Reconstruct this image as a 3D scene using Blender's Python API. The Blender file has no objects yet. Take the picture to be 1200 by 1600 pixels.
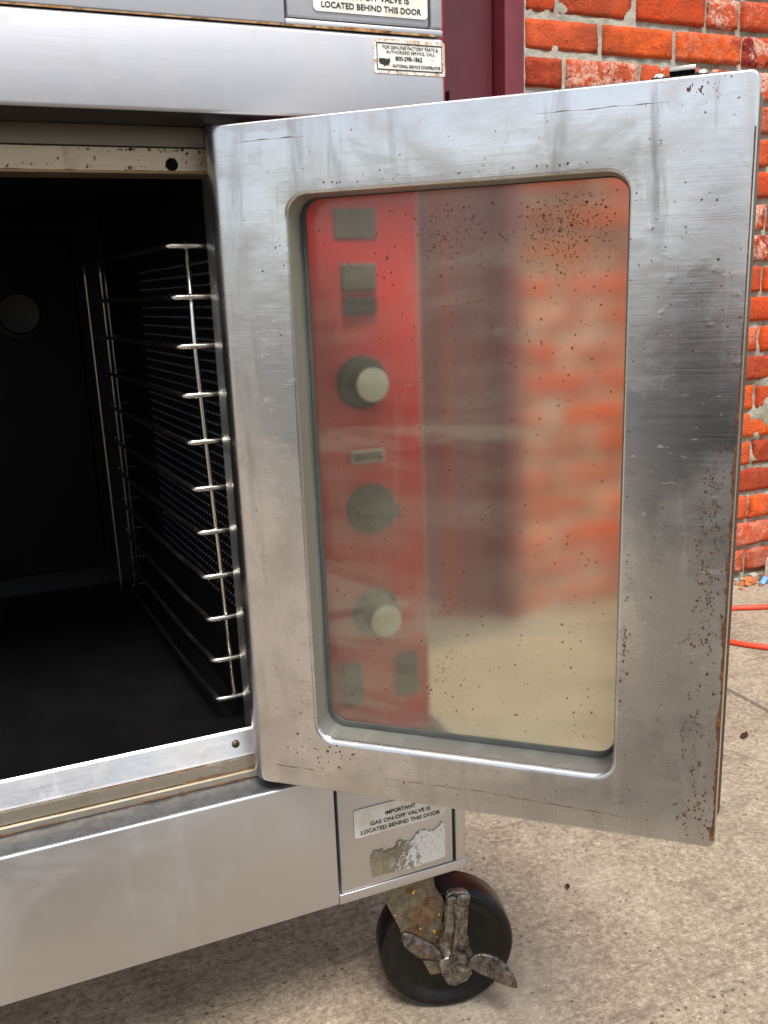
import bpy, bmesh, math, random
from mathutils import Matrix, Vector, noise
random.seed(7)
R = math.radians
SC = bpy.context.scene
COL = SC.collection

# ------------------------------------------------------------------ camera
GZ = -0.818                                   # ground height (camera at the origin's height)
cam = bpy.data.cameras.new('camera'); camo = bpy.data.objects.new('camera', cam); COL.objects.link(camo)
cx = Vector((0.9237180, -0.3813614, -0.0361722)); cy = Vector((0.1237631, 0.2077386, 0.9703233)); cz = Vector((-0.3625295, -0.9007820, 0.2390904))
camo.matrix_world = Matrix(((cx.x, cy.x, cz.x, 0), (cx.y, cy.y, cz.y, -0.754), (cx.z, cy.z, cz.z, 0), (0, 0, 0, 1)))
cam.sensor_fit = 'VERTICAL'; cam.sensor_height = 36; cam.lens = 1389.16/1600*36
cam.clip_start = 0.01; cam.clip_end = 2000
SC.camera = camo

# ------------------------------------------------------------------ world, sun, exposure
SUN_EL, SUN_AZ = R(60), R(190)                # azimuth clockwise from +Y (north)
w = bpy.data.worlds.new('World'); SC.world = w; w.use_nodes = True
wn = w.node_tree.nodes; wl = w.node_tree.links
sky = wn.new('ShaderNodeTexSky'); sky.sky_type = 'NISHITA'; sky.sun_disc = False
sky.sun_elevation = SUN_EL; sky.sun_rotation = SUN_AZ; sky.dust_density = 1.6; sky.air_density = 1.0; sky.ozone_density = 1.0
hs = wn.new('ShaderNodeHueSaturation'); hs.inputs['Saturation'].default_value = 0.45
wl.new(sky.outputs[0], hs.inputs['Color']); wl.new(hs.outputs[0], wn['Background'].inputs['Color'])
wn['Background'].inputs['Strength'].default_value = 0.13
sl = bpy.data.lights.new('sun', 'SUN'); sl.energy = 3.2; sl.angle = R(22); sl.color = (1.0, 0.95, 0.88)
so = bpy.data.objects.new('sun', sl); COL.objects.link(so)
sd = Vector((math.sin(SUN_AZ)*math.cos(SUN_EL), math.cos(SUN_AZ)*math.cos(SUN_EL), math.sin(SUN_EL)))
so.rotation_euler = sd.to_track_quat('Z', 'Y').to_euler()
SC.view_settings.view_transform = 'Standard'; SC.view_settings.look = 'None'
SC.view_settings.exposure = 0.66; SC.view_settings.gamma = 1.0
SC.render.engine = 'CYCLES'
SC.cycles.max_bounces = 10; SC.cycles.transmission_bounces = 8; SC.cycles.use_denoising = True

# ------------------------------------------------------------------ helpers
WM = {}
def put(o, parent=None, world=None):
    world = world or Matrix.Identity(4)
    COL.objects.link(o); WM[o.name] = world.copy()
    if parent is not None:
        o.parent = parent; o.matrix_parent_inverse = WM[parent.name].inverted()
    o.matrix_basis = world
    return o
def tag(o, label, cat, group=None):
    o['label'] = label; o['category'] = cat
    if group: o['group'] = group
    return o
def empty(name, loc, label, cat, group=None):
    o = bpy.data.objects.new(name, None); o.empty_display_size = .05
    put(o, None, Matrix.Translation(loc)); return tag(o, label, cat, group)
def obj(name, bm, mats, parent=None, world=None, smooth=None):
    me = bpy.data.meshes.new(name)
    uv = bm.loops.layers.uv.verify()
    for f in bm.faces:
        for l in f.loops: l[uv].uv = (l.vert.co.x, l.vert.co.z)
        if smooth: f.smooth = True
    bm.normal_update(); bm.to_mesh(me); bm.free()
    if not isinstance(mats, (list, tuple)): mats = [mats]
    for m in mats: me.materials.append(m)
    o = bpy.data.objects.new(name, me); put(o, parent, world)
    if smooth and smooth is not True: me.set_sharp_from_angle(angle=R(smooth))
    return o
def NB(): return bmesh.new()
def box(bm, x0, x1, y0, y1, z0, z1, bev=0.0, seg=2, mi=0):
    r = bmesh.ops.create_cube(bm, size=1.0)
    vs = r['verts']
    for v in vs:
        v.co = Vector((x0+(v.co.x+.5)*(x1-x0), y0+(v.co.y+.5)*(y1-y0), z0+(v.co.z+.5)*(z1-z0)))
    fs = set(f for v in vs for f in v.link_faces)
    for f in fs: f.material_index = mi
    if bev:
        es = list(set(e for v in vs for e in v.link_edges))
        rr = bmesh.ops.bevel(bm, geom=es, offset=bev, segments=seg, affect='EDGES', profile=.5)
        for f in rr['faces']: f.material_index = mi
def poly(bm, pts, mi=0):
    f = bm.faces.new([bm.verts.new(p) for p in pts]); f.material_index = mi; return f
def prism(bm, pts, off, mi=0, bev=0.0, seg=2):
    """pts: planar 3-D outline, off: extrusion vector"""
    a = [bm.verts.new(p) for p in pts]; b = [bm.verts.new(Vector(p)+Vector(off)) for p in pts]
    n = len(a); fs = [bm.faces.new(a), bm.faces.new(b[::-1])]
    for i in range(n): fs.append(bm.faces.new((a[i], b[i], b[(i+1) % n], a[(i+1) % n])))
    for f in fs: f.material_index = mi
    if bev:
        es = list(set(e for f in fs[:2] for e in f.edges))
        rr = bmesh.ops.bevel(bm, geom=es, offset=bev, segments=seg, affect='EDGES', profile=.5)
        for f in rr['faces']: f.material_index = mi
    bmesh.ops.recalc_face_normals(bm, faces=[f for f in bm.faces if f.is_valid])
def loft(bm, loops, closed=True, cap0=False, cap1=False, mi=0):
    L = [[bm.verts.new(p) for p in lp] for lp in loops]
    n = len(L[0])
    for i in range(len(L)-1):
        for k in range(n if closed else n-1):
            f = bm.faces.new((L[i][k], L[i][(k+1) % n], L[i+1][(k+1) % n], L[i+1][k])); f.material_index = mi
    if cap0: bm.faces.new(L[0][::-1]).material_index = mi
    if cap1: bm.faces.new(L[-1]).material_index = mi
    return L
def tube(bm, path, r, n=8, caps=True, mi=0):
    P = [Vector(p) for p in path]; loops = []
    up = Vector((0, 0, 1))
    prev = None
    for i, p in enumerate(P):
        t = (P[min(i+1, len(P)-1)]-P[max(i-1, 0)]).normalized()
        if prev is None:
            a = t.cross(up) if abs(t.dot(up)) < .95 else t.cross(Vector((1, 0, 0)))
        else:
            a = prev - t*prev.dot(t)
        a.normalize(); prev = a; b = t.cross(a)
        rr = r[i] if isinstance(r, (list, tuple)) else r
        loops.append([p+a*math.cos(2*math.pi*k/n)*rr+b*math.sin(2*math.pi*k/n)*rr for k in range(n)])
    loft(bm, loops, True, caps, caps, mi)
def lathe(bm, prof, o, ax, n=32, mi=0, cap0=True, cap1=True):
    """prof: (radius, height along ax)"""
    ax = Vector(ax).normalized(); a = ax.orthogonal().normalized(); b = ax.cross(a); o = Vector(o)
    loops = [[o+ax*h+a*math.cos(2*math.pi*k/n)*r+b*math.sin(2*math.pi*k/n)*r for k in range(n)] for r, h in prof]
    loft(bm, loops, True, cap0, cap1, mi)
def smoothpath(pts, n=8):
    P = [Vector(p) for p in pts]; out = []
    for i in range(len(P)-1):
        p0 = P[max(i-1, 0)]; p1 = P[i]; p2 = P[i+1]; p3 = P[min(i+2, len(P)-1)]
        for k in range(n):
            t = k/n
            out.append(.5*((2*p1)+(p2-p0)*t+(2*p0-5*p1+4*p2-p3)*t*t+(3*p1-p0-3*p2+p3)*t**3))
    out.append(P[-1]); return out
def rrect(x0, x1, z0, z1, r, n=6):
    """rounded rectangle outline with outward normals: (x, z, nx, nz), counter-clockwise"""
    out = []
    for (ccx, ccz, a0) in ((x1-r, z1-r, 0), (x0+r, z1-r, 90), (x0+r, z0+r, 180), (x1-r, z0+r, 270)):
        for k in range(n+1):
            a = R(a0+90*k/n); out.append((ccx+r*math.cos(a), ccz+r*math.sin(a), math.cos(a), math.sin(a)))
    return out

def specks(bm, items, v, mi):
    for (u, z, s) in items:
        n = random.choice((5, 6, 7)); a0 = random.random()*6.28; el = random.uniform(.30, 1.0); rot = random.gauss(1.57, .6)
        p = []
        for k in range(n):
            a = a0-2*math.pi*k/n; r = s*random.uniform(.45, 1.2)
            x, y = r*math.cos(a), r*math.sin(a)*el
            p.append((u+x*math.cos(rot)-y*math.sin(rot), v, z+x*math.sin(rot)+y*math.cos(rot)))
        f = poly(bm, p, mi)
        f.normal_update()
        if f.normal.y > 0: f.normal_flip()

# ------------------------------------------------------------------ node material builder
class NT:
    def __init__(s, name):
        s.m = bpy.data.materials.new(name); s.m.use_nodes = True; s.t = s.m.node_tree; s.n = s.t.nodes; s.l = s.t.links
        s.b = s.n['Principled BSDF']; s.out = s.n['Material Output']; s._co = None
    def co(s, kind='Object'):
        if s._co is None: s._co = s.n.new('ShaderNodeTexCoord')
        return s._co.outputs[kind]
    def map(s, scale=(1, 1, 1), loc=(0, 0, 0), rot=(0, 0, 0)):
        m = s.n.new('ShaderNodeMapping'); m.inputs['Scale'].default_value = scale; m.inputs['Location'].default_value = loc; m.inputs['Rotation'].default_value = rot
        s.l.new(s.co(), m.inputs['Vector']); return m.outputs[0]
    def noise(s, scale=5, detail=4, rough=.5, vec=None, dist=0):
        t = s.n.new('ShaderNodeTexNoise'); t.inputs['Scale'].default_value = scale; t.inputs['Detail'].default_value = detail
        t.inputs['Roughness'].default_value = rough; t.inputs['Distortion'].default_value = dist
        s.l.new(vec if vec is not None else s.co(), t.inputs['Vector']); return t.outputs['Fac']
    def voro(s, scale, vec=None, feat='F1', out='Distance'):
        t = s.n.new('ShaderNodeTexVoronoi'); t.inputs['Scale'].default_value = scale; t.feature = feat
        s.l.new(vec if vec is not None else s.co(), t.inputs['Vector']); return t.outputs[out]
    def ramp(s, v, a, b, lo=0., hi=1., smooth=True):
        m = s.n.new('ShaderNodeMapRange'); m.interpolation_type = 'SMOOTHSTEP' if smooth else 'LINEAR'
        s.set(m.inputs['Value'], v)
        for k, x in (('From Min', a), ('From Max', b), ('To Min', lo), ('To Max', hi)): m.inputs[k].default_value = x
        return m.outputs[0]
    def math(s, op, a, b=0., c=0.):
        m = s.n.new('ShaderNodeMath'); m.operation = op; s.set(m.inputs[0], a); s.set(m.inputs[1], b); s.set(m.inputs[2], c); return m.outputs[0]
    def mul(s, a, b): return s.math('MULTIPLY', a, b)
    def add(s, a, b): return s.math('ADD', a, b)
    def set(s, sock, v):
        if hasattr(v, 'is_output') or isinstance(v, bpy.types.NodeSocket): s.l.new(v, sock)
        else: sock.default_value = v
    def mix(s, f, a, b):
        m = s.n.new('ShaderNodeMix'); m.data_type = 'RGBA'
        s.set(m.inputs[0], f)
        for i, v in ((6, a), (7, b)):
            if isinstance(v, tuple): m.inputs[i].default_value = (*v, 1) if len(v) == 3 else v
            else: s.l.new(v, m.inputs[i])
        return m.outputs[2]
    def sep(s):
        x = s.n.new('ShaderNodeSeparateXYZ'); s.l.new(s.co(), x.inputs[0]); return x.outputs
    def bump(s, h, strength=.3, dist=.002, prev=None):
        b = s.n.new('ShaderNodeBump'); b.inputs['Strength'].default_value = strength; b.inputs['Distance'].default_value = dist
        s.l.new(h, b.inputs['Height'])
        if prev is not None: s.l.new(prev, b.inputs['Normal'])
        return b.outputs[0]
    def fin(s, color=None, rough=None, metal=None, normal=None, **kw):
        if color is not None:
            if isinstance(color, tuple): s.b.inputs['Base Color'].default_value = (*color, 1)
            else: s.l.new(color, s.b.inputs['Base Color'])
        if rough is not None: s.set(s.b.inputs['Roughness'], rough)
        if metal is not None: s.set(s.b.inputs['Metallic'], metal)
        if normal is not None: s.l.new(normal, s.b.inputs['Normal'])
        for k, v in kw.items(): s.set(s.b.inputs[k], v)
        return s.m

def stainless(name, base=(.60, .60, .61), rough=.34, stain=.4, stain_col=(.34, .29, .22), dents=.25, drips=.0, rust=0., aniso=.5, brush=.12, spots=0., seed=0.):
    t = NT(name)
    br = t.noise(1, 3, .6, t.map((10, 10, 620), (seed, 0, 0)))
    sc = t.noise(1, 2, .5, t.map((26, 26, 1500), (seed, 3, 0)))
    st = t.ramp(t.noise(9, 6, .62, t.map((1, 1, 1.3), (seed+2, 1, 4)), .6), .46, .72)
    fine = t.ramp(t.noise(70, 4, .6, t.map((1, 1, 1), (seed, 7, 1))), .5, .8)
    dr = t.ramp(t.noise(1, 4, .6, t.map((42, 42, 5), (seed, 2, 9)), .4), .52, .70)
    cl = t.mix(t.mul(st, stain), base, stain_col)
    cl = t.mix(t.mul(br, .22), cl, (.36, .36, .36))
    if drips: cl = t.mix(t.mul(t.mul(dr, drips), t.ramp(t.noise(6, 2), .35, .6)), cl, (.25, .235, .21))
    cl = t.mix(t.mul(fine, .18*stain), cl, (.22, .18, .13))
    dep = 0.
    if drips:
        dp = t.mul(t.ramp(t.noise(1, 4, .55, t.map((30, 30, 5), (seed+3, 1, 1)), .7), .50, .66), t.ramp(t.noise(4, 2, .5, t.map((1, 1, 1), (seed, 4, 4))), .40, .60))
        dp2 = t.mul(t.ramp(t.noise(1, 5, .62, t.map((16, 16, 26), (seed+9, 1, 1)), .8), .52, .66), t.ramp(t.noise(5, 2, .5, t.map((1, 1, 1), (seed+4, 4, 4))), .45, .60))
        dep = t.mul(t.math('MAXIMUM', dp, dp2), .36)
        cl = t.mix(dep, cl, (.40, .37, .32))
    ro = t.add(rough-.06, t.mul(st, .16)); ro = t.add(ro, t.mul(br, brush)); ro = t.add(ro, t.mul(dr, .08)); ro = t.add(ro, t.mul(dep, .28)) if drips else ro
    me = 1.0
    if rust:
        rm = t.mul(t.ramp(t.noise(1, 6, .7, t.map((30, 60, 120), (seed, 5, 5)), .5), .60, .68), t.ramp(t.noise(7, 2, .5, t.map((1, 1, 1), (seed, 9, 2))), .48, .62))
        rm = t.mul(rm, rust)
        cl = t.mix(rm, cl, t.mix(t.noise(160, 3), (.10, .035, .012), (.36, .15, .04)))
        ro = t.add(ro, t.mul(rm, .4)); me = t.math('SUBTRACT', 1.0, rm)
    if spots:
        v = t.voro(120, t.map((1, 1, 1), (seed, 1, 1)))
        sp = t.mul(t.ramp(v, .16, .10), t.ramp(t.noise(11, 2, .5, t.map((1, 1, 1), (seed+6, 1, 3))), .55, .66))
        cl = t.mix(t.mul(sp, spots), cl, (.05, .035, .025)); 
    n = t.bump(t.add(br, t.mul(sc, .6)), .06, .0006)
    n = t.bump(t.noise(14, 3, .5, t.map((1, 1, 1.6), (seed, 3, 8))), dents, .012, n)
    n = t.bump(t.ramp(t.noise(62, 2, .4, t.map((1, 1, 1.5), (seed, 8, 3))), .62, .80), dents*.6, .003, n)
    tn = t.n.new('ShaderNodeTangent'); tn.direction_type = 'UV_MAP'
    t.l.new(tn.outputs[0], t.b.inputs['Tangent'])
    return t.fin(cl, ro, me, n, Anisotropic=aniso)
def simple(name, color, rough=.5, metal=0., var=.25, scale=40, bump=.15, bd=.002, col2=None, **kw):
    t = NT(name)
    f = t.noise(scale, 5, .6)
    c2 = col2 or tuple(c*(1-var) for c in color)
    c = t.mix(t.ramp(f, .35, .65), color, c2)
    return t.fin(c, t.add(rough-.06, t.mul(f, .14)), metal, t.bump(f, bump, bd), **kw)

def rusty(name, base, base2, rust, rmask=(.42, .62), metal=.7, rough=.5, yellow=False):
    t = NT(name)
    f = t.noise(52, 7, .72, None, .6); g = t.noise(110, 6, .7)
    c = t.mix(t.ramp(g, .35, .65), base, base2)
    rm = t.ramp(f, *rmask)
    c = t.mix(rm, c, t.mix(t.ramp(t.noise(150, 4), .35, .65), rust, tuple(x*.35 for x in rust)))
    if yellow:
        v = t.ramp(t.noise(75, 1, .3, t.map((1, 1, 1), (4, 2, 7)), 1.), .725, .75)
        c = t.mix(v, c, (.70, .50, .05)); rm = t.math('MAXIMUM', rm, v)
    n = t.bump(t.add(f, t.mul(g, .5)), .35, .003)
    return t.fin(c, t.add(rough-.1, t.mul(rm, .3)), t.mul(t.math('SUBTRACT', 1., rm), metal), n)

M = {}
M['door_steel'] = stainless('door_stainless', base=(.71, .71, .72), rough=.23, stain=.45, stain_col=(.42, .36, .28), drips=.62, dents=.055, rust=.25, spots=.5, aniso=.30)
M['top_steel'] = stainless('panel_stainless', base=(.54, .54, .565), rough=.60, stain=.12, stain_col=(.5, .46, .43), dents=.025, aniso=.3, brush=.08, seed=3.)
M['base_steel'] = stainless('base_stainless', base=(.60, .595, .61), rough=.46, stain=.10, stain_col=(.5, .47, .42), dents=.02, aniso=.3, brush=.06, seed=5.)
M['frame_steel'] = stainless('frame_stainless', base=(.66, .65, .64), rough=.34, stain=.30, dents=.06, rust=.55, aniso=.2, seed=8.)
M['tan_steel'] = stainless('grease_stained_steel', base=(.36, .275, .17), rough=.5, stain=.85, stain_col=(.13, .09, .05), dents=.10, rust=.6, spots=.95, aniso=.1, seed=11.)
M['ledge_steel'] = rusty('ledge_steel', (.060, .064, .072), (.10, .105, .115), (.20, .085, .03), (.60, .72), .4, .5)
M['grime_and_dark'] = stainless('dark_underside_steel', base=(.055, .050, .047), rough=.5, stain=.6, stain_col=(.05, .04, .03), dents=.05, rust=.7, aniso=0., seed=21.)  # darker steel for the top panel's underside
M['brown_steel'] = stainless('shade_reflection_brown', base=(.22, .175, .12), rough=.5, stain=.7, stain_col=(.12, .085, .05), dents=.08, rust=.3, aniso=.1, seed=24.)
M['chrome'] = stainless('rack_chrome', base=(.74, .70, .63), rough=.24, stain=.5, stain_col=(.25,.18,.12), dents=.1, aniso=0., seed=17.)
M['wire_shade'] = stainless('shaded_wire', base=(.060, .052, .046), rough=.42, stain=.7, stain_col=(.02, .017, .014), dents=.1, aniso=0., seed=18.)  # rack wire darkened for the shade inside the cavity
M['wire_half_shade'] = stainless('half_shaded_wire', base=(.36, .33, .29), rough=.32, stain=.6, stain_col=(.10, .08, .06), dents=.1, aniso=0., seed=19.)  # rear uprights: part of the cavity shade put into the colour
M['enamel'] = simple('black_enamel', (.0045, .0042, .005), .5, 0, .5, 16, .1, .002, **{'Specular IOR Level': .22})
M['baffle'] = simple('dark_baffle', (.0040, .0036, .0036), .6, 0, .4, 12, .1, **{'Specular IOR Level': .12})  # baffle colour lowered to near black for the dim cavity
M['black'] = simple('black_gap', (.003, .003, .003), .8, **{'Specular IOR Level': .1})
M['gasket'] = simple('dark_gasket', (.05, .055, .05), .6)
M['screw'] = simple('brown_screw', (.16, .12, .07), .4, .9, .6, 300)
M['red_panel'] = simple('red_control_panel', (.52, .008, .014), .38, 0, .12, 20, .03)
M['dark_plastic'] = simple('dark_plastic', (.020, .020, .023), .45, 0, .3, 90, .05)
M['cap'] = simple('pale_knob_cap', (.62, .62, .55), .35, .2, .1, 60, .03)
M['grey_plate'] = simple('grey_brown_plate', (.10, .085, .07), .5, .1, .3, 60)
M['maroon'] = simple('maroon_paint', (.085, .010, .016), .42, 0, .25, 14, .08, .003)
M['maroon_light'] = simple('maroon_frame_paint', (.15, .018, .028), .40, 0, .2, 18, .08, .003)
M['maroon_red'] = simple('maroon_red_paint', (.20, .010, .012), .40, 0, .2, 18, .08, .003)
M['rubber'] = simple('black_caster_rubber', (.003, .003, .0034), .30, 0, .4, 60, .10, .002, col2=(.009, .008, .0075), **{'Specular IOR Level': .28})
M['hose'] = simple('orange_red_vinyl', (.80, .055, .018), .38, 0, .1, 60, .05)
M['white_paper'] = simple('label_paper', (.74, .72, .66), .5, 0, .12, 50, .05, .0005, col2=(.62, .58, .48))
M['ink'] = simple('black_ink', (.012, .012, .014), .5)
M['white_stone'] = simple('pale_block', (.70, .64, .54), .85, 0, .3, 50, .5, .004)
M['blue'] = simple('blue_plastic', (.16, .38, .72), .35, 0, .2, 60, .05)
M['pebble'] = simple('grey_pebble', (.42, .42, .36), .8, 0, .3, 60, .3)
M['leaf'] = simple('dry_leaf', (.10, .035, .018), .7, 0, .4, 120, .2)
M['chip'] = simple('brick_chip', (.52, .17, .06), .9, 0, .4, 60, .5)
M['rust'] = simple('dark_rust_speck', (.045, .012, .006), .75, 0, .6, 400, .3, .0005, col2=(.10, .035, .012))

M['fork'] = rusty('rusty_zinc_fork', (.20, .185, .12), (.10, .085, .055), (.19, .075, .025), (.43, .64), .35, .55, True)
M['brake'] = rusty('greasy_brake_steel', (.30, .28, .24), (.07, .06, .05), (.13, .055, .022), (.52, .68), .85, .34, True)
M['pedal'] = rusty('worn_pedal_steel', (.20, .18, .155), (.045, .038, .032), (.07, .026, .012), (.50, .62), .85, .34)

# ------------------------------------------------------------------ the setting: ground
def ground_mat():
    t = NT('concrete')
    v = t.co(); X = t.sep()
    big = t.noise(1.6, 5, .6); mid = t.noise(9, 6, .65); fine = t.noise(130, 4, .7); broom = t.noise(1, 3, .6, t.map((28, 240, 1)))
    grit = t.noise(420, 2, .6)
    c = t.mix(t.ramp(big, .3, .7), (.280, .230, .165), (.370, .312, .235))
    c = t.mix(t.mul(t.ramp(mid, .48, .70), .6), c, (.185, .145, .105))
    c = t.mix(t.mul(t.ramp(fine, .47, .66), .62), c, (.135, .100, .070))
    c = t.mix(t.mul(t.ramp(grit, .50, .68), .45), c, (.12, .09, .065))
    c = t.mix(t.mul(t.ramp(fine, .48, .30), .45), c, (.56, .50, .41))
    c = t.mix(t.mul(t.ramp(t.noise(34, 5, .6), .55, .70), .35), c, (.17, .13, .095))
    pits = t.mul(t.ramp(t.voro(75), .20, .12), t.ramp(t.noise(17, 3), .50, .62))
    c = t.mix(t.mul(pits, .8), c, (.07, .05, .035))
    blot = t.mul(t.ramp(t.noise(13, 4, .6, t.map((1, 1, 1), (3, 1, 0))), .60, .70), t.ramp(t.noise(2.2, 2, .5, t.map((1, 1, 1), (8, 3, 0))), .45, .6))
    c = t.mix(t.mul(blot, .6), c, (.12, .082, .052))
    st2 = t.mul(t.ramp(t.noise(5.5, 6, .68, t.map((1, 1, 1), (2, 6, 0)), .8), .56, .64), t.ramp(t.noise(1.1, 2, .5, t.map((1, 1, 1), (5, 8, 0))), .42, .58))
    c = t.mix(t.mul(st2, .38), c, (.13, .105, .08))
    fl = t.mul(t.ramp(t.voro(210), .22, .12), t.ramp(t.noise(26, 3, .6, t.map((1, 1, 1), (4, 4, 0))), .47, .58))
    c = t.mix(t.mul(fl, .75), c, (.055, .040, .028))
    sk = t.mul(t.ramp(t.noise(1, 5, .7, t.map((9, 70, 1), (1, 3, 0), (0, 0, .12)), .6), .56, .66), t.ramp(t.noise(3, 2, .5, t.map((1, 1, 1), (6, 2, 0))), .42, .56))
    c = t.mix(t.mul(sk, .5), c, (.10, .08, .06))
    c = t.mix(t.mul(t.ramp(t.noise(2.6, 5, .6, t.map((1, 1, 1), (7, 5, 0))), .52, .66), .45), c, (.43, .38, .30))
    ck = t.ramp(t.voro(2.3, t.map((1, 1, 1), (.3, .7, 0)), 'DISTANCE_TO_EDGE'), .006, .002)
    ck = t.mul(ck, t.ramp(t.noise(1.7, 3, .6, t.map((1, 1, 1), (1, 9, 0))), .52, .60))
    c = t.mix(t.mul(ck, .6), c, (.09, .07, .05))
    # control joint running towards the wall
    wob = t.mul(t.math('SUBTRACT', t.noise(9, 4), .5), .02)
    d = t.math('ABSOLUTE', t.math('SUBTRACT', t.add(X[0], wob), 1.2735))
    jt = t.mul(t.ramp(d, .0065, .003), t.ramp(t.noise(40, 3), .25, .4))
    c = t.mix(t.mul(jt, .85), c, (.10, .085, .065))
    h = t.add(t.add(t.mul(fine, .5), t.mul(broom, .5)), t.add(t.mul(grit, .25), t.mul(pits, -.8)))
    h = t.add(h, t.mul(jt, -2.2))
    n = t.bump(h, .55, .004)
    n = t.bump(mid, .25, .012, n)
    return t.fin(c, .85, 0, n)
bm = NB(); poly(bm, [(-900, -900, GZ), (900, -900, GZ), (900, 900, GZ), (-900, 900, GZ)])
g = obj('ground', bm, ground_mat()); g['kind'] = 'structure'

def asphalt_mat():
    t = NT('asphalt'); f = t.noise(90, 4, .7); b = t.noise(1.2, 4)
    c = t.mix(t.ramp(f, .35, .7), (.030, .030, .031), (.065, .063, .060)); c = t.mix(t.ramp(b, .45, .65, 0, .5), c, (.085, .078, .066))
    return t.fin(c, .9, 0, t.bump(f, .5, .005))
bm = NB(); poly(bm, [(-60, -60, GZ+.004), (60, -60, GZ+.004), (60, -1.75, GZ+.004), (-60, -1.75, GZ+.004)])
g = obj('unseen_road', bm, asphalt_mat()); g['kind'] = 'structure'  # added out of view so the steel mirrors a dark band

# ------------------------------------------------------------------ brick wall
YW = 1.077; ROW = .0765; Z_REF = .4204; XL = 1.1065; MOD = .205
def brick_mat():
    t = NT('old_red_brick')
    at = t.n.new('ShaderNodeAttribute'); at.attribute_name = 'brick'
    f = t.noise(26, 6, .65); g_ = t.noise(9, 3, .5); k = t.noise(140, 4, .7)
    c = t.mix(t.ramp(f, .38, .70), at.outputs['Color'], (.40, .065, .018))
    c = t.mix(t.mul(t.ramp(k, .52, .70), .6), c, (.13, .026, .013))
    c = t.mix(t.mul(t.ramp(t.noise(5, 5, .65, t.map((1, 1, 1), (9, 9, 2))), .50, .66), .5), c, (.20, .045, .02))
    c = t.mix(t.mul(t.ramp(k, .42, .25), .28), c, (.68, .20, .075))
    pk = t.mul(at.outputs['Alpha'], t.ramp(t.noise(34, 6, .7, t.map((1, 1, 1), (5, 0, 3)), .5), .44, .56))
    c = t.mix(pk, c, t.mix(t.ramp(k, .4, .6), (.62, .45, .36), (.50, .17, .10)))
    dk = t.mul(at.outputs['Alpha'], t.ramp(t.noise(22, 5, .6, t.map((1, 1, 1), (1, 7, 2)), .4), .54, .62))
    c = t.mix(dk, c, (.15, .012, .015))
    wr = t.mul(t.ramp(t.noise(13, 6, .7, t.map((1, 1, 1), (6, 1, 8)), .6), .56, .62), t.ramp(t.noise(2.4, 2, .5, t.map((1, 1, 1), (3, 3, 1))), .48, .60))
    c = t.mix(t.mul(wr, .75), c, t.mix(t.ramp(k, .4, .6), (.20, .030, .022), (.30, .14, .09)))
    n = t.bump(t.add(f, t.mul(k, .8)), .8, .006)
    return t.fin(c, .92, 0, n, **{'Specular IOR Level': .25})
def mortar_mat():
    t = NT('grey_mortar')
    f = t.noise(60, 6, .7); b = t.noise(7, 3)
    c = t.mix(t.ramp(f, .3, .7), (.36, .335, .265), (.20, .188, .14))
    c = t.mix(t.ramp(b, .45, .65, 0, .5), c, (.48, .45, .39))
    return t.fin(c, .95, 0, t.bump(f, .8, .006))
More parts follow.
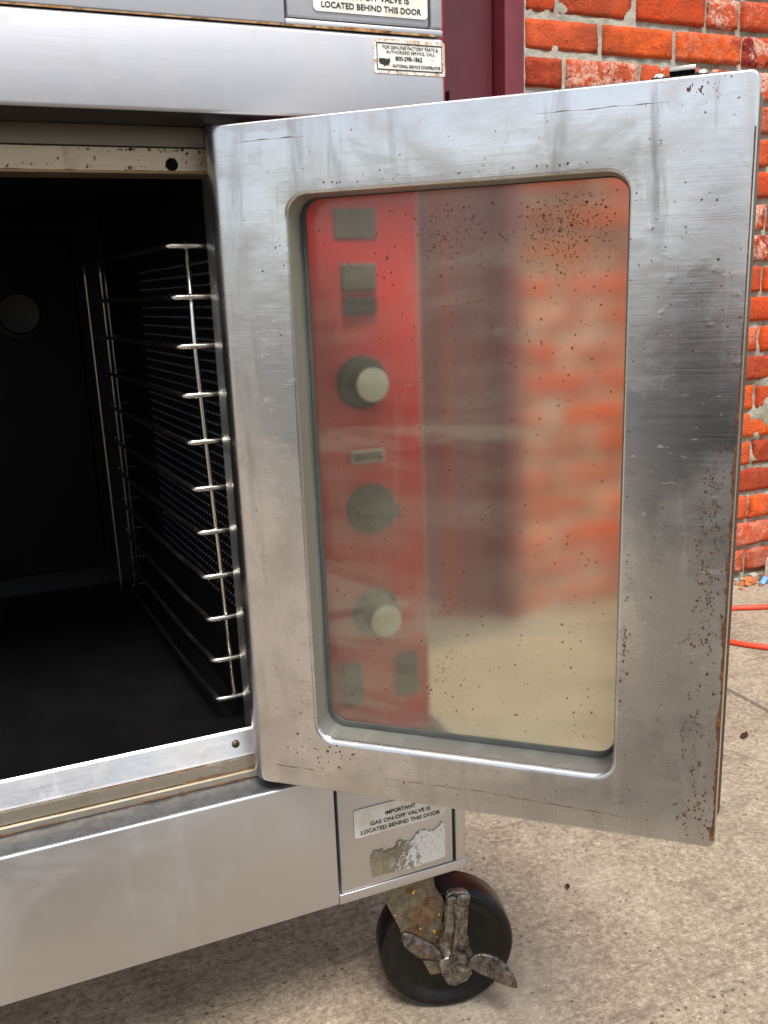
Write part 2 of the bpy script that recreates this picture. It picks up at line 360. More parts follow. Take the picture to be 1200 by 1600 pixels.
def build_wall():
    bm = NB(); lay = bm.loops.layers.float_color.new('brick')
    def brick(x0, x1, z0, z1, hi=True):
        nx, nz = (max(4, int((x1-x0)/.014)), 6) if hi else (3, 2)
        s = random.random()
        base = random.choice([(.60, .075, .013), (.52, .055, .011), (.66, .100, .016), (.45, .058, .015), (.60, .085, .015), (.27, .034, .014), (.53, .085, .028)])
        pink = .8 if random.random() < .14 else (.25 if random.random() < .2 else 0.)
        if x0 > 1.5 and z0 > .30: pink = max(pink, random.choice([.2, .9, 1.0]))
        if z0 < -.7: base = random.choice([(.42, .075, .035), (.50, .09, .035), (.36, .06, .035)]); pink = .3
        out = random.uniform(-.002, .003); o = Vector((random.random()*50, random.random()*50, 0))
        crumble = .007 if z0 < -.12 else .0035
        vs = []
        for j in range(nz+1):
            rowv = []
            for i in range(nx+1):
                u, v = i/nx, j/nz
                x = x0+(x1-x0)*u; z = z0+(z1-z0)*v
                e = min(min(u, 1-u)*(x1-x0), min(v, 1-v)*(z1-z0))
                y = YW-out
                if hi:
                    q = Vector((x*30, z*30, 0))+o
                    y += .0035*noise.noise(q)+.0015*noise.noise(q*3)
                    if e < .004:
                        y += .0022
                        x += crumble*.6*noise.noise(q*1.3+Vector((9, 0, 0))); z += crumble*.6*noise.noise(q*1.3+Vector((0, 9, 4)))
                    elif e < .013: y += .0004+max(0, crumble*.4*noise.noise(q*.9))
                rowv.append(bm.verts.new((x, y, z)))
            vs.append(rowv)
        fs = []
        for j in range(nz):
            for i in range(nx): fs.append(bm.faces.new((vs[j][i], vs[j][i+1], vs[j+1][i+1], vs[j+1][i])))
        ring = [vs[0][i] for i in range(nx+1)]+[vs[j][nx] for j in range(1, nz+1)]+[vs[nz][i] for i in range(nx-1, -1, -1)]+[vs[j][0] for j in range(nz-1, 0, -1)]
        back = [bm.verts.new((v.co.x, YW+.03, v.co.z)) for v in ring]
        for i in range(len(ring)):
            k = (i+1) % len(ring); fs.append(bm.faces.new((ring[k], ring[i], back[i], back[k])))
        for f in fs:
            f.smooth = True
            for l in f.loops: l[lay] = (*base, pink)
    for r in range(-16, 16):
        z0 = Z_REF+r*ROW+.0075; z1 = z0+ROW-.0150
        x = XL+.004
        k = r % 2
        first = .104 if k == 0 else .200
        if r == 2: first = .085
        while x < 3.1:
            wd = first if first else (MOD if random.random() > .08 else .104)
            first = None
            brick(x, x+wd-.0135, z0+random.uniform(-.0015, .0015), z1+random.uniform(-.0015, .0015), x < 2.3)
            x += wd
    for r in range(-16, 16):          # the stretch of the same wall behind the oven
        z0 = Z_REF+r*ROW+.0075; z1 = z0+ROW-.0150; x = .02-(.1 if r % 2 else 0)
        while x > -2.2:
            brick(x-MOD+.011, x, z0, z1, False); x -= MOD
    nb = len(bm.faces)
    # mortar face: rough sheet, smeared out over the lower right bricks
    def sheet(x0, x1, z0, z1, st):
        nx, nz = int((x1-x0)/st), int((z1-z0)/st); G = []
        for j in range(nz+1):
            row = []
            for i in range(nx+1):
                x = x0+(x1-x0)*i/nx; z = z0+(z1-z0)*j/nz
                y = YW+.0050+.0065*max(0, min(1, (x-1.5)/.15))+.003*noise.noise(Vector((x*40, z*40, 1)))
                if st < .02:
                    m = noise.noise(Vector((x*11, z*15, 7)))+.5*noise.noise(Vector((x*30, z*30, 3)))
                    zone = max(0, 1-abs(z+.33)/.26)*max(.15, min(1, (x-1.55)/.15))
                    y -= max(0, min(.011, (m+.05)*.05))*min(1, zone*1.6)
                    m2 = noise.noise(Vector((x*16, z*16, 17)))
                    y -= max(0, min(.004, (m2-.34)*.05))*(1 if x > 1.55 else .25)
                row.append(bm.verts.new((x, y, z)))
            G.append(row)
        for j in range(nz):
            for i in range(nx):
                f = bm.faces.new((G[j][i], G[j][i+1], G[j+1][i+1], G[j+1][i])); f.material_index = 1; f.smooth = True
    sheet(XL, 2.4, GZ-.02, 1.62, .009); sheet(2.4, 3.1, GZ-.02, 1.62, .1); sheet(-2.3, .02, GZ-.02, 1.62, .1)
    box(bm, XL+.001, 3.1, YW+.016, YW+.25, GZ-.02, 1.62, mi=1); box(bm, -2.3, .019, YW+.016, YW+.25, GZ-.02, 1.62, mi=1)
    o = obj('brick_wall', bm, [brick_mat(), mortar_mat()])
    return tag(o, 'old orange red brick wall with grey mortar and pale worn paint patches', 'wall')
build_wall()

# ------------------------------------------------------------------ maroon steel door in the wall
md = empty('steel_door', (.6, YW, GZ), 'maroon painted steel door and frame set in the brick wall behind the oven', 'door')
bm = NB()
box(bm, 1.050, 1.0985, YW-.012, YW+.10, GZ, 1.55, .003); box(bm, .025, .075, YW-.012, YW+.10, GZ, 1.55, .003); box(bm, .0755, 1.0495, YW-.012, YW+.10, 1.50, 1.55, .003)
obj('door_frame', bm, M['maroon_light'], md, smooth=40)
bm = NB(); box(bm, .93, 1.046, YW+.035, YW+.08, GZ+.01, 1.495, .002)
obj('door_leaf', bm, M['maroon'], md)
bm = NB(); box(bm, .08, .904, YW+.035, YW+.08, GZ+.01, 1.495, .003)
obj('door_leaf', bm, M['maroon'], md)
bm = NB(); box(bm, .9045, .9255, YW+.020, YW+.08, GZ+.01, 1.495, .005)
obj('astragal', bm, M['maroon_red'], md)
bm = NB(); box(bm, .926, .932, YW+.018, YW+.034, .27, .415, .001)
obj('hinge', bm, M['black'], md)
bm = NB(); box(bm, .0755, 1.0495, YW-.03, YW+.2, GZ+.002, GZ+.022, .004)
obj('threshold', bm, simple('worn_threshold', (.15, .115, .10), .7, .2, .4, 30), md)

# ------------------------------------------------------------------ convection oven
ov = empty('convection_oven', (-.1, .4, GZ), 'stainless steel convection oven with its glazed door swung open and a black cavity', 'oven')
W0 = -.586
# top panel
bm = NB(); box(bm, W0, .3755, 0, .062, .1433, .2104, .0035, 3)
for f in bm.faces:
    f.normal_update()
    if f.normal.z < -.9: f.material_index = 1
tp = obj('top_panel', bm, [M['top_steel'], M['grime_and_dark']], ov, smooth=50)
# shell
bm = NB()
box(bm, .3700, .3745, .0622, .86, -.4600, .2100); box(bm, W0, W0+.004, .0622, .86, -.4600, .2100)
box(bm, W0+.005, .3695, .855, .86, -.4600, .2100); box(bm, W0+.005, .3695, .0622, .854, .2060, .2100)
obj('body_shell', bm, M['base_steel'], ov)
# opening frame
def extr(bm, prof, x0, x1, mi=0):
    loft(bm, [[(x0, y, z) for y, z in prof], [(x1, y, z) for y, z in prof]], True, True, True, mi)
bm = NB(); extr(bm, [(.061, .1432), (.060, .1270), (.0800, .1270), (.0800, .1432)], -.56, .1735, 1)  # set-back strip: the trim's shade put into its brown, with stains
extr(bm, [(.0599, .1268), (.0530, .1260), (.0500, .1240), (.0490, .1060), (.0505, .1043), (.085, .1043), (.085, .1268)], -.56, .1735)
hd = obj('frame_header', bm, [M['tan_steel'], M['brown_steel']], ov)
bm = NB(); lathe(bm, [(.0052, 0), (.0052, .0012)], (.1425, .0497, .1112), (0, -1, 0), 20)
lathe(bm, [(.0052, .0012), (.004, .0016), (.0038, .0004)], (.1425, .0497, .1112), (0, -1, 0), 20, cap0=False)
obj('bolt_hole', bm, M['black'], hd, smooth=40)
bm = NB()
extr(bm, [(.085, -.4310), (.0530, -.4148), (.0510, -.4147), (.0492, -.4165), (.0405, -.4365), (.0395, -.4385), (.085, -.4385)], -.56, .1735)
extr(bm, [(.0405, -.4390), (.0380, -.4400), (.0370, -.4515), (.0378, -.4522), (.085, -.4522), (.085, -.4390)], -.56, .1735, 1)
extr(bm, [(.0350, -.4527), (.0335, -.4535), (.0325, -.4590), (.0335, -.4598), (.085, -.4598), (.085, -.4527)], -.56, .1735, 1)
sil = obj('frame_sill', bm, [M['frame_steel'], stainless('browned_sill_steel', base=(.55, .49, .39), rough=.42, stain=.8, stain_col=(.26, .19, .12), drips=.6, dents=.05, rust=.8, aniso=.1, seed=27.)], ov)
for sx, sz, sy in ((.1545, -.4268, .0452),):
    bm = NB(); lathe(bm, [(.0040, 0), (.0040, .0008), (.003, .0020), (.0012, .0024)], (sx, sy, sz), (0, -1, .25), 16)
    obj('screw', bm, M['screw'], sil, smooth=50)
bm = NB(); box(bm, .1740, .2000, .0480, .086, -.4595, .1431, .0015)
jm = obj('frame_jamb', bm, M['frame_steel'], ov, smooth=50)
for sz in (.082, -.155, -.375):
    bm = NB(); lathe(bm, [(.0035, 0), (.0033, .0012), (.0022, .0026), (.0008, .0031)], (.1785, .0478, sz), (0, -1, 0), 16)
    obj('screw', bm, M['chrome'], jm, smooth=50)
# control panel
cp_bm = NB(); box(cp_bm, .2005, .3658, .0500, .058, -.4590, .1425, .001)
cp = obj('control_panel', cp_bm, M['red_panel'], ov)
bm = NB(); box(bm, .3660, .3690, .0490, .061, -.4595, .1428, .0015)
obj('panel_trim', bm, simple('red_reflection_trim', (.60, .17, .16), .35, .3, .1, 40), cp)  # pink is the red panel's reflection put into the trim's colour
def plate(name, x0, x1, z0, z1, m, t=.002, b=.0008):
    bm = NB(); box(bm, x0, x1, .0497-t, .0497, z0, z1, b); return obj(name, bm, m, cp)
plate('name_plate', .2845, .3261, .0500, .0767, M['grey_plate'])
plate('rocker_switch', .2885, .3232, .0030, .0277, M['grey_plate'], .006, .002)
plate('rocker_switch', .2898, .3233, -.0188, -.0034, M['dark_plastic'], .006, .002)
bm = NB(); box(bm, .2911, .3257, .0465, .0497, -.1605, -.1480, .001); box(bm, .2931, .3237, .0455, .0462, -.1585, -.1500, 0, mi=1)
obj('indicator_lamp', bm, [M['cap'], M['grey_plate']], cp)
plate('rocker_switch', .2690, .2912, -.4125, -.3665, M['dark_plastic'], .008, .003)
plate('rocker_switch', .3295, .3540, -.4127, -.3662, M['dark_plastic'], .008, .003)
for kx, kz, cap in ((.3055, -.0825, 1), (.3095, -.2075, 0), (.3104, -.317, 1)):
    bm = NB(); lathe(bm, [(.0255, 0), (.0255, .004), (.0235, .007), (.018, .008), (.0165, .010), (.0160, .026), (.0150, .028)], (kx, .0495, kz), (0, -1, 0), 40)
    if cap: lathe(bm, [(.0158, .0282), (.0158, .0300), (.0140, .0312)], (kx, .0495, kz), (0, -1, 0), 40, mi=1)
    else:
        box(bm, kx-.0225, kx+.0225, .020, .0415, kz-.006, kz+.006, .003)
    obj('knob', bm, [M['dark_plastic'], M['cap']], cp, smooth=40)
# cavity: black enamel liner
def wallx(y): return .186-(y-.085)*.085
bm = NB(); XB = wallx(.66)
poly(bm, [(-.56, .0535, -.4146), (.1735, .0535, -.4146), (.1865, .085, -.4295), (-.56, .085, -.4295)])
poly(bm, [(-.56, .085, -.4300), (.1865, .085, -.4300), (XB, .66, -.4300), (-.56, .66, -.4300)])
poly(bm, [(-.56, .085, .1200), (-.56, .66, .1200), (XB, .66, .1200), (.1865, .085, .1200)])
poly(bm, [(.1865, .085, -.43), (.1865, .085, .12), (XB, .66, .12), (XB, .66, -.43)])
poly(bm, [(-.56, .085, -.43), (-.56, .66, -.43), (-.56, .66, .12), (-.56, .085, .12)])
poly(bm, [(-.56, .66, -.43), (XB, .66, -.43), (XB, .66, .12), (-.56, .66, .12)])
cav = obj('oven_cavity', bm, M['enamel'], ov)
bm = NB(); box(bm, -.45, .092, .600, .606, -.385, .097, .004)
bf = obj('back_baffle', bm, M['baffle'], cav, smooth=50)
bm = NB(); lathe(bm, [(.034, 0), (.034, .010), (.029, .012), (.026, .008), (.010, .005), (.004, .005)], (.0135, .5995, -.0095), (0, -1, 0), 40)
obj('oven_light', bm, simple('amber_lamp_lens', (.005, .003, .002), .5, 0, .4, 60, **{'Specular IOR Level': .25}), cav, smooth=40)
# ribbed side liner
bm = NB()
for j in range(34):
    z = .035-j*.0105
    for i in range(34):
        y = .105+i*.0095
        x = wallx(y)-.0012
        s = .0017
        vs = [bm.verts.new((x, y-s, z)), bm.verts.new((x, y, z-s)), bm.verts.new((x, y+s, z)), bm.verts.new((x, y, z+s))]
        tp_ = bm.verts.new((x-.0015, y, z))
        for k in range(4): bm.faces.new((vs[k], vs[(k+1) % 4], tp_))
obj('perforated_liner', bm, simple('liner_dots', (.13, .13, .16), .4, .2, .3, 60), cav, smooth=True)
# rack support: uprights and eleven rails
rk = obj('rack_support', (lambda b: (tube(b, [(.1585, .103, .0540), (.1590, .103, -.05), (.1655, .103, -.25), (.1690, .103, -.4060)], .0026, 8), b)[1])(NB()), M['chrome'], ov, smooth=True)
for (xa, ya, xb, yb) in ((.0955, .470, .1020, .520), (.1125, .447, .1225, .530)):
    bm = NB(); tube(bm, smoothpath([(xa, ya, .052), (.5*(xa+xb), .5*(ya+yb), -.17), (xb, yb, -.410)], 6), .0022, 8)
    obj('upright', bm, M['wire_half_shade'], rk, smooth=True)
bm = NB(); tube(bm, smoothpath([(.1200, .470, .050), (.1245, .500, -.17), (.1290, .540, -.405)], 4), .0018, 8)
obj('upright', bm, M['wire_half_shade'], rk, smooth=True)
zs = [.0487, .003, -.042, -.088, -.133, -.179, -.223, -.269, -.314, -.359, -.402]
for i, z in enumerate(zs):
    f = i/10; xt = .1405+.0095*f; xr = .1035+.012*f; yr = .47+.06*f
    bm = NB()
    tilt = .002
    pth = [(.1880, .1015, z-.001), (.170, .1000, z-.0003), (xt+.010, .0995, z), (xt+.003, .1005, z), (xt, .1045, z), (xt+.0005, .110, z), (xt-.004, .150, z), (xt*.7+xr*.3, .21, z), (xr, yr, z), (xr+.004, yr+.006, z), (xr+.03, yr+.010, z)]
    P = smoothpath(pth, 5)
    rad = [.0029 if k < 24 else .0024 for k in range(len(P))]
    tube(bm, P, rad, 8)
    for fc in bm.faces: fc.material_index = 0 if fc.calc_center_median().y < .118 else 1  # chrome up front, shade painted on the wire deeper in
    obj('rail', bm, [M['chrome'], M['wire_shade']], rk, smooth=True)

# base: panel, access panel, post
bm = NB(); box(bm, W0, .2392, 0, .06, -.6070, -.4607, .0025, 3)
box(bm, .2393, .3838, 0, .06, -.6070, -.5961, .0006); box(bm, .3722, .3838, 0, .06, -.5961, -.4607, .0012)
box(bm, W0, .3838, .0605, .86, -.6070, -.4612, 0)
bp = obj('base_panel', bm, M['base_steel'], ov, smooth=50)
bm = NB(); box(bm, .2422, .3692, .0008, .05, -.5955, -.4615, .0016)
ap = obj('access_panel', bm, M['base_steel'], ov, smooth=50)
bm = NB(); box(bm, .2390, .3725, .012, .0595, -.5964, -.4620)
obj('panel_gap', bm, M['black'], bp)
bm = NB(); box(bm, -.56, .2395, .0600, .0602, -.4600, -.4590)
# ledge: base panel's top strip, door and header reflections painted dark
bm = NB(); box(bm, W0+.004, .2385, .0040, .0590, -.4606, -.4600)
obj('ledge', bm, M['ledge_steel'], bp)

def rust_strip(name, x0, x1, z, y, amp, parent, m, up=True, sd=0., full=.25):
    bm = NB(); n = int((x1-x0)/.004); hs_ = []
    for k in range(n+1): hs_.append(.00015+max(0, noise.noise(Vector((k*.11+sd, sd, 2)))+full)*amp+max(0, noise.noise(Vector((k*.6, sd, 5))))*amp*.5)
    for k in range(n):
        a_, b_ = x0+(x1-x0)*k/n, x0+(x1-x0)*(k+1)/n; sg = 1 if up else -1
        poly(bm, [(a_, y, z), (b_, y, z), (b_, y, z+sg*hs_[k+1]), (a_, y, z+sg*hs_[k])])
    return obj(name, bm, m, parent)
RM = rusty('joint_rust', (.22, .10, .035), (.10, .04, .015), (.34, .14, .04), (.42, .6), 0, .85)
rust_strip('rust_streak', .06, .173, -.4392, .0378, .0030, sil, RM, True, 1.3, .3)
rust_strip('rust_streak', -.12, .06, -.4392, .0378, .0018, sil, RM, True, 4.3, .0)
rust_strip('rust_streak', -.12, .173, -.4592, .0320, .0030, sil, RM, True, 7.1, .2)
rust_strip('rust_streak', .10, .173, -.4520, .0360, .0028, sil, RM, True, 2.1, .3)

# grime, chips and rust on the stained header
random.seed(41); bm = NB(); it = []
for _ in range(70): it.append((random.uniform(-.03, .17), random.uniform(.1075, .1235), .0003+.0012*random.random()**3))
for _ in range(26): it.append((random.uniform(.12, .172), random.uniform(.1075, .1235), .0003+.0014*random.random()**2))
for _ in range(16): it.append((random.choice([random.gauss(.075, .006), random.gauss(.105, .008), random.gauss(.0, .01)]), random.uniform(.1065, .1095), random.uniform(.0008, .0022)))
for _ in range(20): it.append((random.gauss(.12, .02), .1232-abs(random.gauss(0, .0006)), random.uniform(.0006, .0016)))
specks(bm, it, .0486, 0)
o_ = obj('grime_and_dark', bm, rusty('header_grime', (.10, .065, .035), (.055, .035, .02), (.16, .07, .02), (.45, .6), 0, .8), hd); o_['kind'] = 'stuff'
rust_strip('rust_streak', -.05, .172, .1060, .0484, .0016, hd, RM, True, 9.4, .1)

# writing
def text(name, s, x0, x1, z0, h, y, parent, m=None, bold=.017):
    cu = bpy.data.curves.new(name, 'FONT'); cu.body = s; cu.size = 1; cu.offset = bold; cu.extrude = .005; cu.resolution_u = 3
    tmp = bpy.data.objects.new('tmp', cu); COL.objects.link(tmp)
    dg = bpy.context.evaluated_depsgraph_get(); me = bpy.data.meshes.new_from_object(tmp.evaluated_get(dg))
    bpy.data.objects.remove(tmp); bpy.data.curves.remove(cu)
    xs = [v.co.x for v in me.vertices]; ys = [v.co.y for v in me.vertices]
    sx = (x1-x0)/(max(xs)-min(xs)); sz = h/(max(ys)-min(ys)); mx, mz = min(xs), min(ys)
    for v in me.vertices: v.co = Vector((x0+(v.co.x-mx)*sx, y-v.co.z*.02, z0+(v.co.y-mz)*sz))
    me.name = name; me.materials.clear(); me.materials.append(m or M['ink'])
    o = bpy.data.objects.new(name, me); return put(o, parent)
def rplate(bm, x0, x1, z0, z1, r, y, t=.0004, mi=0, n=5):
    L = rrect(x0, x1, z0, z1, r, n)
    prism(bm, [(a, y, b) for a, b, _, _ in L], (0, t, 0), mi)
def gas_label(parent, z_off):
    bm = NB(); rplate(bm, .2582, .3600, -.5360+z_off, -.5040+z_off, .0035, -.0004)
    lb = obj('sticker', bm, M['white_paper'], parent)
    text('lettering', 'IMPORTANT', .2925, .3262, -.5175+z_off, .0045, -.0007, lb)
    text('lettering', 'GAS ON-OFF VALVE IS', .2755, .3430, -.5254+z_off, .0046, -.0007, lb)
    text('lettering', 'LOCATED BEHIND THIS DOOR', .2650, .3540, -.5330+z_off, .0046, -.0007, lb)
gas_label(ap, 0)
# torn remains of another sticker
def resid_mat():
    t = NT('torn_sticker')
    f = t.noise(1, 7, .78, t.map((120, 1, 95)), .4); X = t.sep()
    wht = t.ramp(t.add(f, t.mul(t.math('SUBTRACT', X[0], .318), 5.5)), .47, .53)
    c = t.mix(wht, t.mix(t.ramp(f, .35, .5), (.34, .31, .25), (.185, .155, .10)), (.70, .70, .66))
    c = t.mix(t.mul(t.ramp(t.noise(300, 3), .55, .65), .5), c, (.30, .25, .16))
    return t.fin(c, .7, 0, t.bump(f, .4, .001))
bm = NB(); pts = []
random.seed(21)
tops = [(.2741, -.5640), (.2790, -.5560), (.288, -.5560), (.292, -.5605), (.300, -.5590), (.306, -.5530), (.318, -.5560), (.326, -.5500), (.338, -.5480), (.345, -.5520), (.352, -.5470), (.3592, -.5452)]
bots = [(.3590, -.5862), (.345, -.5868), (.330, -.5872), (.322, -.5890), (.312, -.5870), (.300, -.5868), (.288, -.5862), (.2760, -.5860)]
for a, b in zip(tops, tops[1:]+[None]):
    pts.append((a[0], -.0003, a[1]))
    if b:
        for k in (1, 2, 3): pts.append((a[0]+(b[0]-a[0])*k/4+random.uniform(-.0008, .0008), -.0003, a[1]+(b[1]-a[1])*k/4+random.uniform(-.0026, .0026)))
pts += [(x, -.0003, z) for x, z in bots]
prism(bm, pts, (0, .0008, 0))
obj('sticker', bm, resid_mat(), ap)['label'] = 'torn remains of a white sticker'
# service sticker on the top panel
bm = NB(); rplate(bm, .3095, .3757, .1800, .2070, .002, -.0005)
def aged_paper():
    t = NT('aged_label_paper'); X = t.sep()
    ex = t.math('ABSOLUTE', t.math('SUBTRACT', X[0], .3426)); ez = t.math('ABSOLUTE', t.math('SUBTRACT', X[2], .1935))
    ed = t.math('MAXIMUM', t.ramp(ex, .026, .033), t.ramp(ez, .008, .0135))
    f = t.noise(150, 5, .65)
    r = t.ramp(t.add(f, t.mul(ed, .16)), .60, .70)
    c = t.mix(t.ramp(f, .4, .65), (.72, .71, .66), (.60, .58, .50)); c = t.mix(t.mul(r, .8), c, (.42, .21, .07))
    return t.fin(c, .5, 0)
sb = obj('sticker', bm, aged_paper(), tp)
bm = NB()
for (a, b, c, d_) in ((.3120, .3730, .2032, .2040), (.3120, .3730, .1828, .1836), (.3120, .3127, .1836, .2032), (.3723, .3730, .1836, .2032)):
    box(bm, a, b, -.0009, -.0006, c, d_)
obj('border', bm, M['ink'], sb)
text('lettering', 'FOR GENUINE FACTORY PARTS &', .3175, .3690, .1992, .0026, -.0008, sb, bold=0.)
text('lettering', 'AUTHORIZED SERVICE, CALL', .3205, .3660, .1955, .0026, -.0008, sb, bold=0.)
text('lettering', '800-298-1862', .3290, .3540, .1905, .0034, -.0008, sb, bold=.02)
text('lettering', 'NATIONAL SERVICE COOPERATIVE', .3265, .3710, .1852, .0024, -.0008, sb, bold=.01)
bm = NB()
prism(bm, [(.3140, -.0008, .1915), (.3185, -.0008, .1918), (.3215, -.0008, .1912), (.3235, -.0008, .1920), (.3242, -.0008, .1895), (.3228, -.0008, .1875), (.3232, -.0008, .1862), (.3212, -.0008, .1868), (.3188, -.0008, .1856), (.3175, -.0008, .1870), (.3148, -.0008, .1874), (.3138, -.0008, .1893)], (0, .0002, 0))
obj('emblem', bm, M['ink'], sb)

# ------------------------------------------------------------------ oven door (swung open), local axes: u along the door, v away from the camera side, z up
TH = 0.7103191
DW = Matrix(((math.cos(TH), math.sin(TH), 0, .1715), (-math.sin(TH), math.cos(TH), 0, -.0005), (0, 0, 1, 0), (0, 0, 0, 1)))
ZT, ZB, UW = .1325, -.4460, .4000
def ringpts(base, off, depth): return [(x+nx*off(nx, nz), depth(nx, nz), z+nz*off(nx, nz)) for x, z, nx, nz in base]
bm = NB()
outer = rrect(.0, UW, ZB, ZT, .0045, 6)
rad = lambda nx, nz: .0022+.0155*max(0, -nx)**3
loops = []
loops.append(ringpts(outer, rad, lambda a, b: .036))
for k in range(8, -1, -1):
    ph = R(90*k/8)
    loops.append(ringpts(outer, lambda a, b: rad(a, b)*math.sin(ph), lambda a, b: rad(a, b)*(1-math.cos(ph))))
win = rrect(.0563, .3200, -.3958, .0775, .0165, 6)
for k in range(0, 7):
    ph = R(90*k/6); rr = lambda b: .0026+.0030*max(0, -b)
    loops.append(ringpts(win, lambda a, b: rr(b)*(1-math.sin(ph)), lambda a, b: rr(b)*(1-math.cos(ph))))
loft(bm, loops)
loft(bm, [loops[-1], ringpts(win, lambda a, b: 0, lambda a, b: .0265), ringpts(win, lambda a, b: 0, lambda a, b: .0360)], mi=2)
bmesh.ops.remove_doubles(bm, verts=bm.verts, dist=1e-6)
def g_(m, s): return random.gauss(m, s)
random.seed(5)
it = []
def sz(): return .00045+.0013*random.random()**2.6
for _ in range(170):                               # rust along the free edge
    z = random.choice([g_(-.17, .03), g_(-.23, .03), g_(-.29, .05), random.uniform(-.43, -.1)])
    it.append((min(.397, g_(.386, .006)), z, sz()*1.1))
for _ in range(30): it.append((g_(.390, .003), random.uniform(-.44, -.40), sz()*1.3))
for _ in range(34): it.append((g_(.326, .003), random.choice([g_(-.285, .015), random.uniform(-.39, -.2)]), sz()*1.2))
for _ in range(26): it.append((g_(.365, .012), g_(.125, .004), sz()*1.1))
for _ in range(55): it.append((random.uniform(.325, .397), random.uniform(-.05, .12), sz()*.9))
for _ in range(40): it.append((random.uniform(.325, .397), random.uniform(-.42, .0), sz()*.7))
for _ in range(34): it.append((g_(.072, .018), g_(-.411, .006), sz()*1.1))
for _ in range(16): it.append((g_(.040, .005), g_(-.375, .016), sz()))
for _ in range(14): it.append((g_(.047, .005), g_(.04, .03), sz()*.9))
for _ in range(70): it.append((random.uniform(.02, .39), random.uniform(-.435, -.405), sz()*.7))
for _ in range(40): it.append((random.uniform(.02, .39), random.uniform(.085, .128), sz()*.6))
for _ in range(30): it.append((random.uniform(.01, .05), random.uniform(-.43, .1), sz()*.6))
for _ in range(46):                                # flaking chains of rust near the free edge
    u, z = g_(.384, .006), random.choice([g_(-.16, .03), g_(-.21, .03), g_(-.28, .05), g_(-.36, .04)])
    for k in range(random.randint(4, 12)):
        it.append((min(.3975, u), z, random.uniform(.0004, .0011))); u += g_(0, .0011); z -= abs(g_(.0008, .0012))
for _ in range(60): it.append((min(.3975, g_(.393, .004)), random.uniform(-.44, -.02), sz()))
for _ in range(46): it.append((random.uniform(.07, .31), .0835+abs(g_(0, .0012)), sz()*.8))
for _ in range(26): it.append((.3245+abs(g_(0, .0012)), random.uniform(-.38, .07), sz()*.8))
it = [q for q in it if not (.052 < q[0] < .324 and -.400 < q[1] < .082)]
for k in range(22): it.append((.3262+g_(0, .0006), -.262-k*.0012, .0009*random.uniform(.5, 1.2)))
specks(bm, it, -.0003, 1)
door = obj('oven_door', bm, [M['door_steel'], M['rust'], stainless('window_well_steel', base=(.37, .375, .345), rough=.55, stain=.4, stain_col=(.3, .28, .22), dents=.03, aniso=0., seed=31.)], ov, DW, smooth=30)
door['label'] = 'open stainless door with large glass window and rust specks'
# rust line down the free edge
bm = NB(); pa = []; pb = []
zz = -.441
while zz < .10:
    wdt = .0004+1.7*(.0018*max(0, noise.noise(Vector((zz*40, 3, 1)))+.40)+.0016*max(0, noise.noise(Vector((zz*230, 7, 1)))))*max(.10, min(1, (-zz-.02)/.12))
    pa.append((UW+.0005-wdt, zz)); zz += .002
for (w1, z1), (w2, z2) in zip(pa, pa[1:]): poly(bm, [(w1, -.0002, z1), (UW+.0010, -.0002, z1), (UW+.0010, -.0002, z2), (w2, -.0002, z2)])
obj('rust_edge', bm, rusty('edge_rust', (.10, .035, .012), (.05, .018, .008), (.26, .10, .02), (.5, .65), 0, .8), door, DW)
# rust tinted creases pressed along the door's edges
def crease(u0, u1, z0, z1, amp, sd):
    bm = NB(); n = int((u1-u0)/.002)
    pr = None
    for k in range(n+1):
        f = k/n; u = u0+(u1-u0)*f; z = z0+(z1-z0)*f+.0006*noise.noise(Vector((u*60, sd, 0)))
        h = .00012+amp*max(0, noise.noise(Vector((u*90, sd, 3)))+.15)*math.sin(math.pi*min(1, max(0.02, f)))**.5
        c = (bm.verts.new((u, -.00025, z)), bm.verts.new((u, -.00025, z+h)))
        if pr: bm.faces.new((pr[0], c[0], c[1], pr[1]))
        pr = c
    obj('rust_crease', bm, CR, door, DW)
CR = rusty('crease_rust', (.16, .10, .06), (.09, .06, .04), (.20, .10, .04), (.45, .62), 0, .85)
crease(.012, .052, -.4285, -.4290, .0022, 1); crease(.120, .215, -.4270, -.4265, .0012, 2); crease(.215, .330, -.4268, -.4310, .0016, 3); crease(.015, .075, .1205, .1200, .0014, 4); crease(.255, .345, .1195, .1190, .0010, 5)
# outer skin with its own opening, a little wider at the free edge
bm = NB()
o1 = rrect(-.008, UW+.0062, ZB+.0005, ZT-.001, .012, 6); i1 = rrect(.050, .326, -.404, .084, .012, 6)
loft(bm, [ringpts(i1, lambda a, b: 0, lambda a, b: .0368), ringpts(o1, lambda a, b: 0, lambda a, b: .0368), ringpts(o1, lambda a, b: 0, lambda a, b: .046), ringpts(i1, lambda a, b: 0, lambda a, b: .046), ringpts(i1, lambda a, b: 0, lambda a, b: .0368)])
bmesh.ops.remove_doubles(bm, verts=bm.verts, dist=1e-6); bmesh.ops.recalc_face_normals(bm, faces=bm.faces)
obj('outer_skin', bm, M['brown_steel'], door, DW)  # brown tone stands in for the brick mirrored in the skin
bm = NB(); box(bm, UW-.002, UW+.0042, .0330, .0364, ZB+.004, ZT-.004)
obj('edge_seam', bm, M['black'], door, DW)
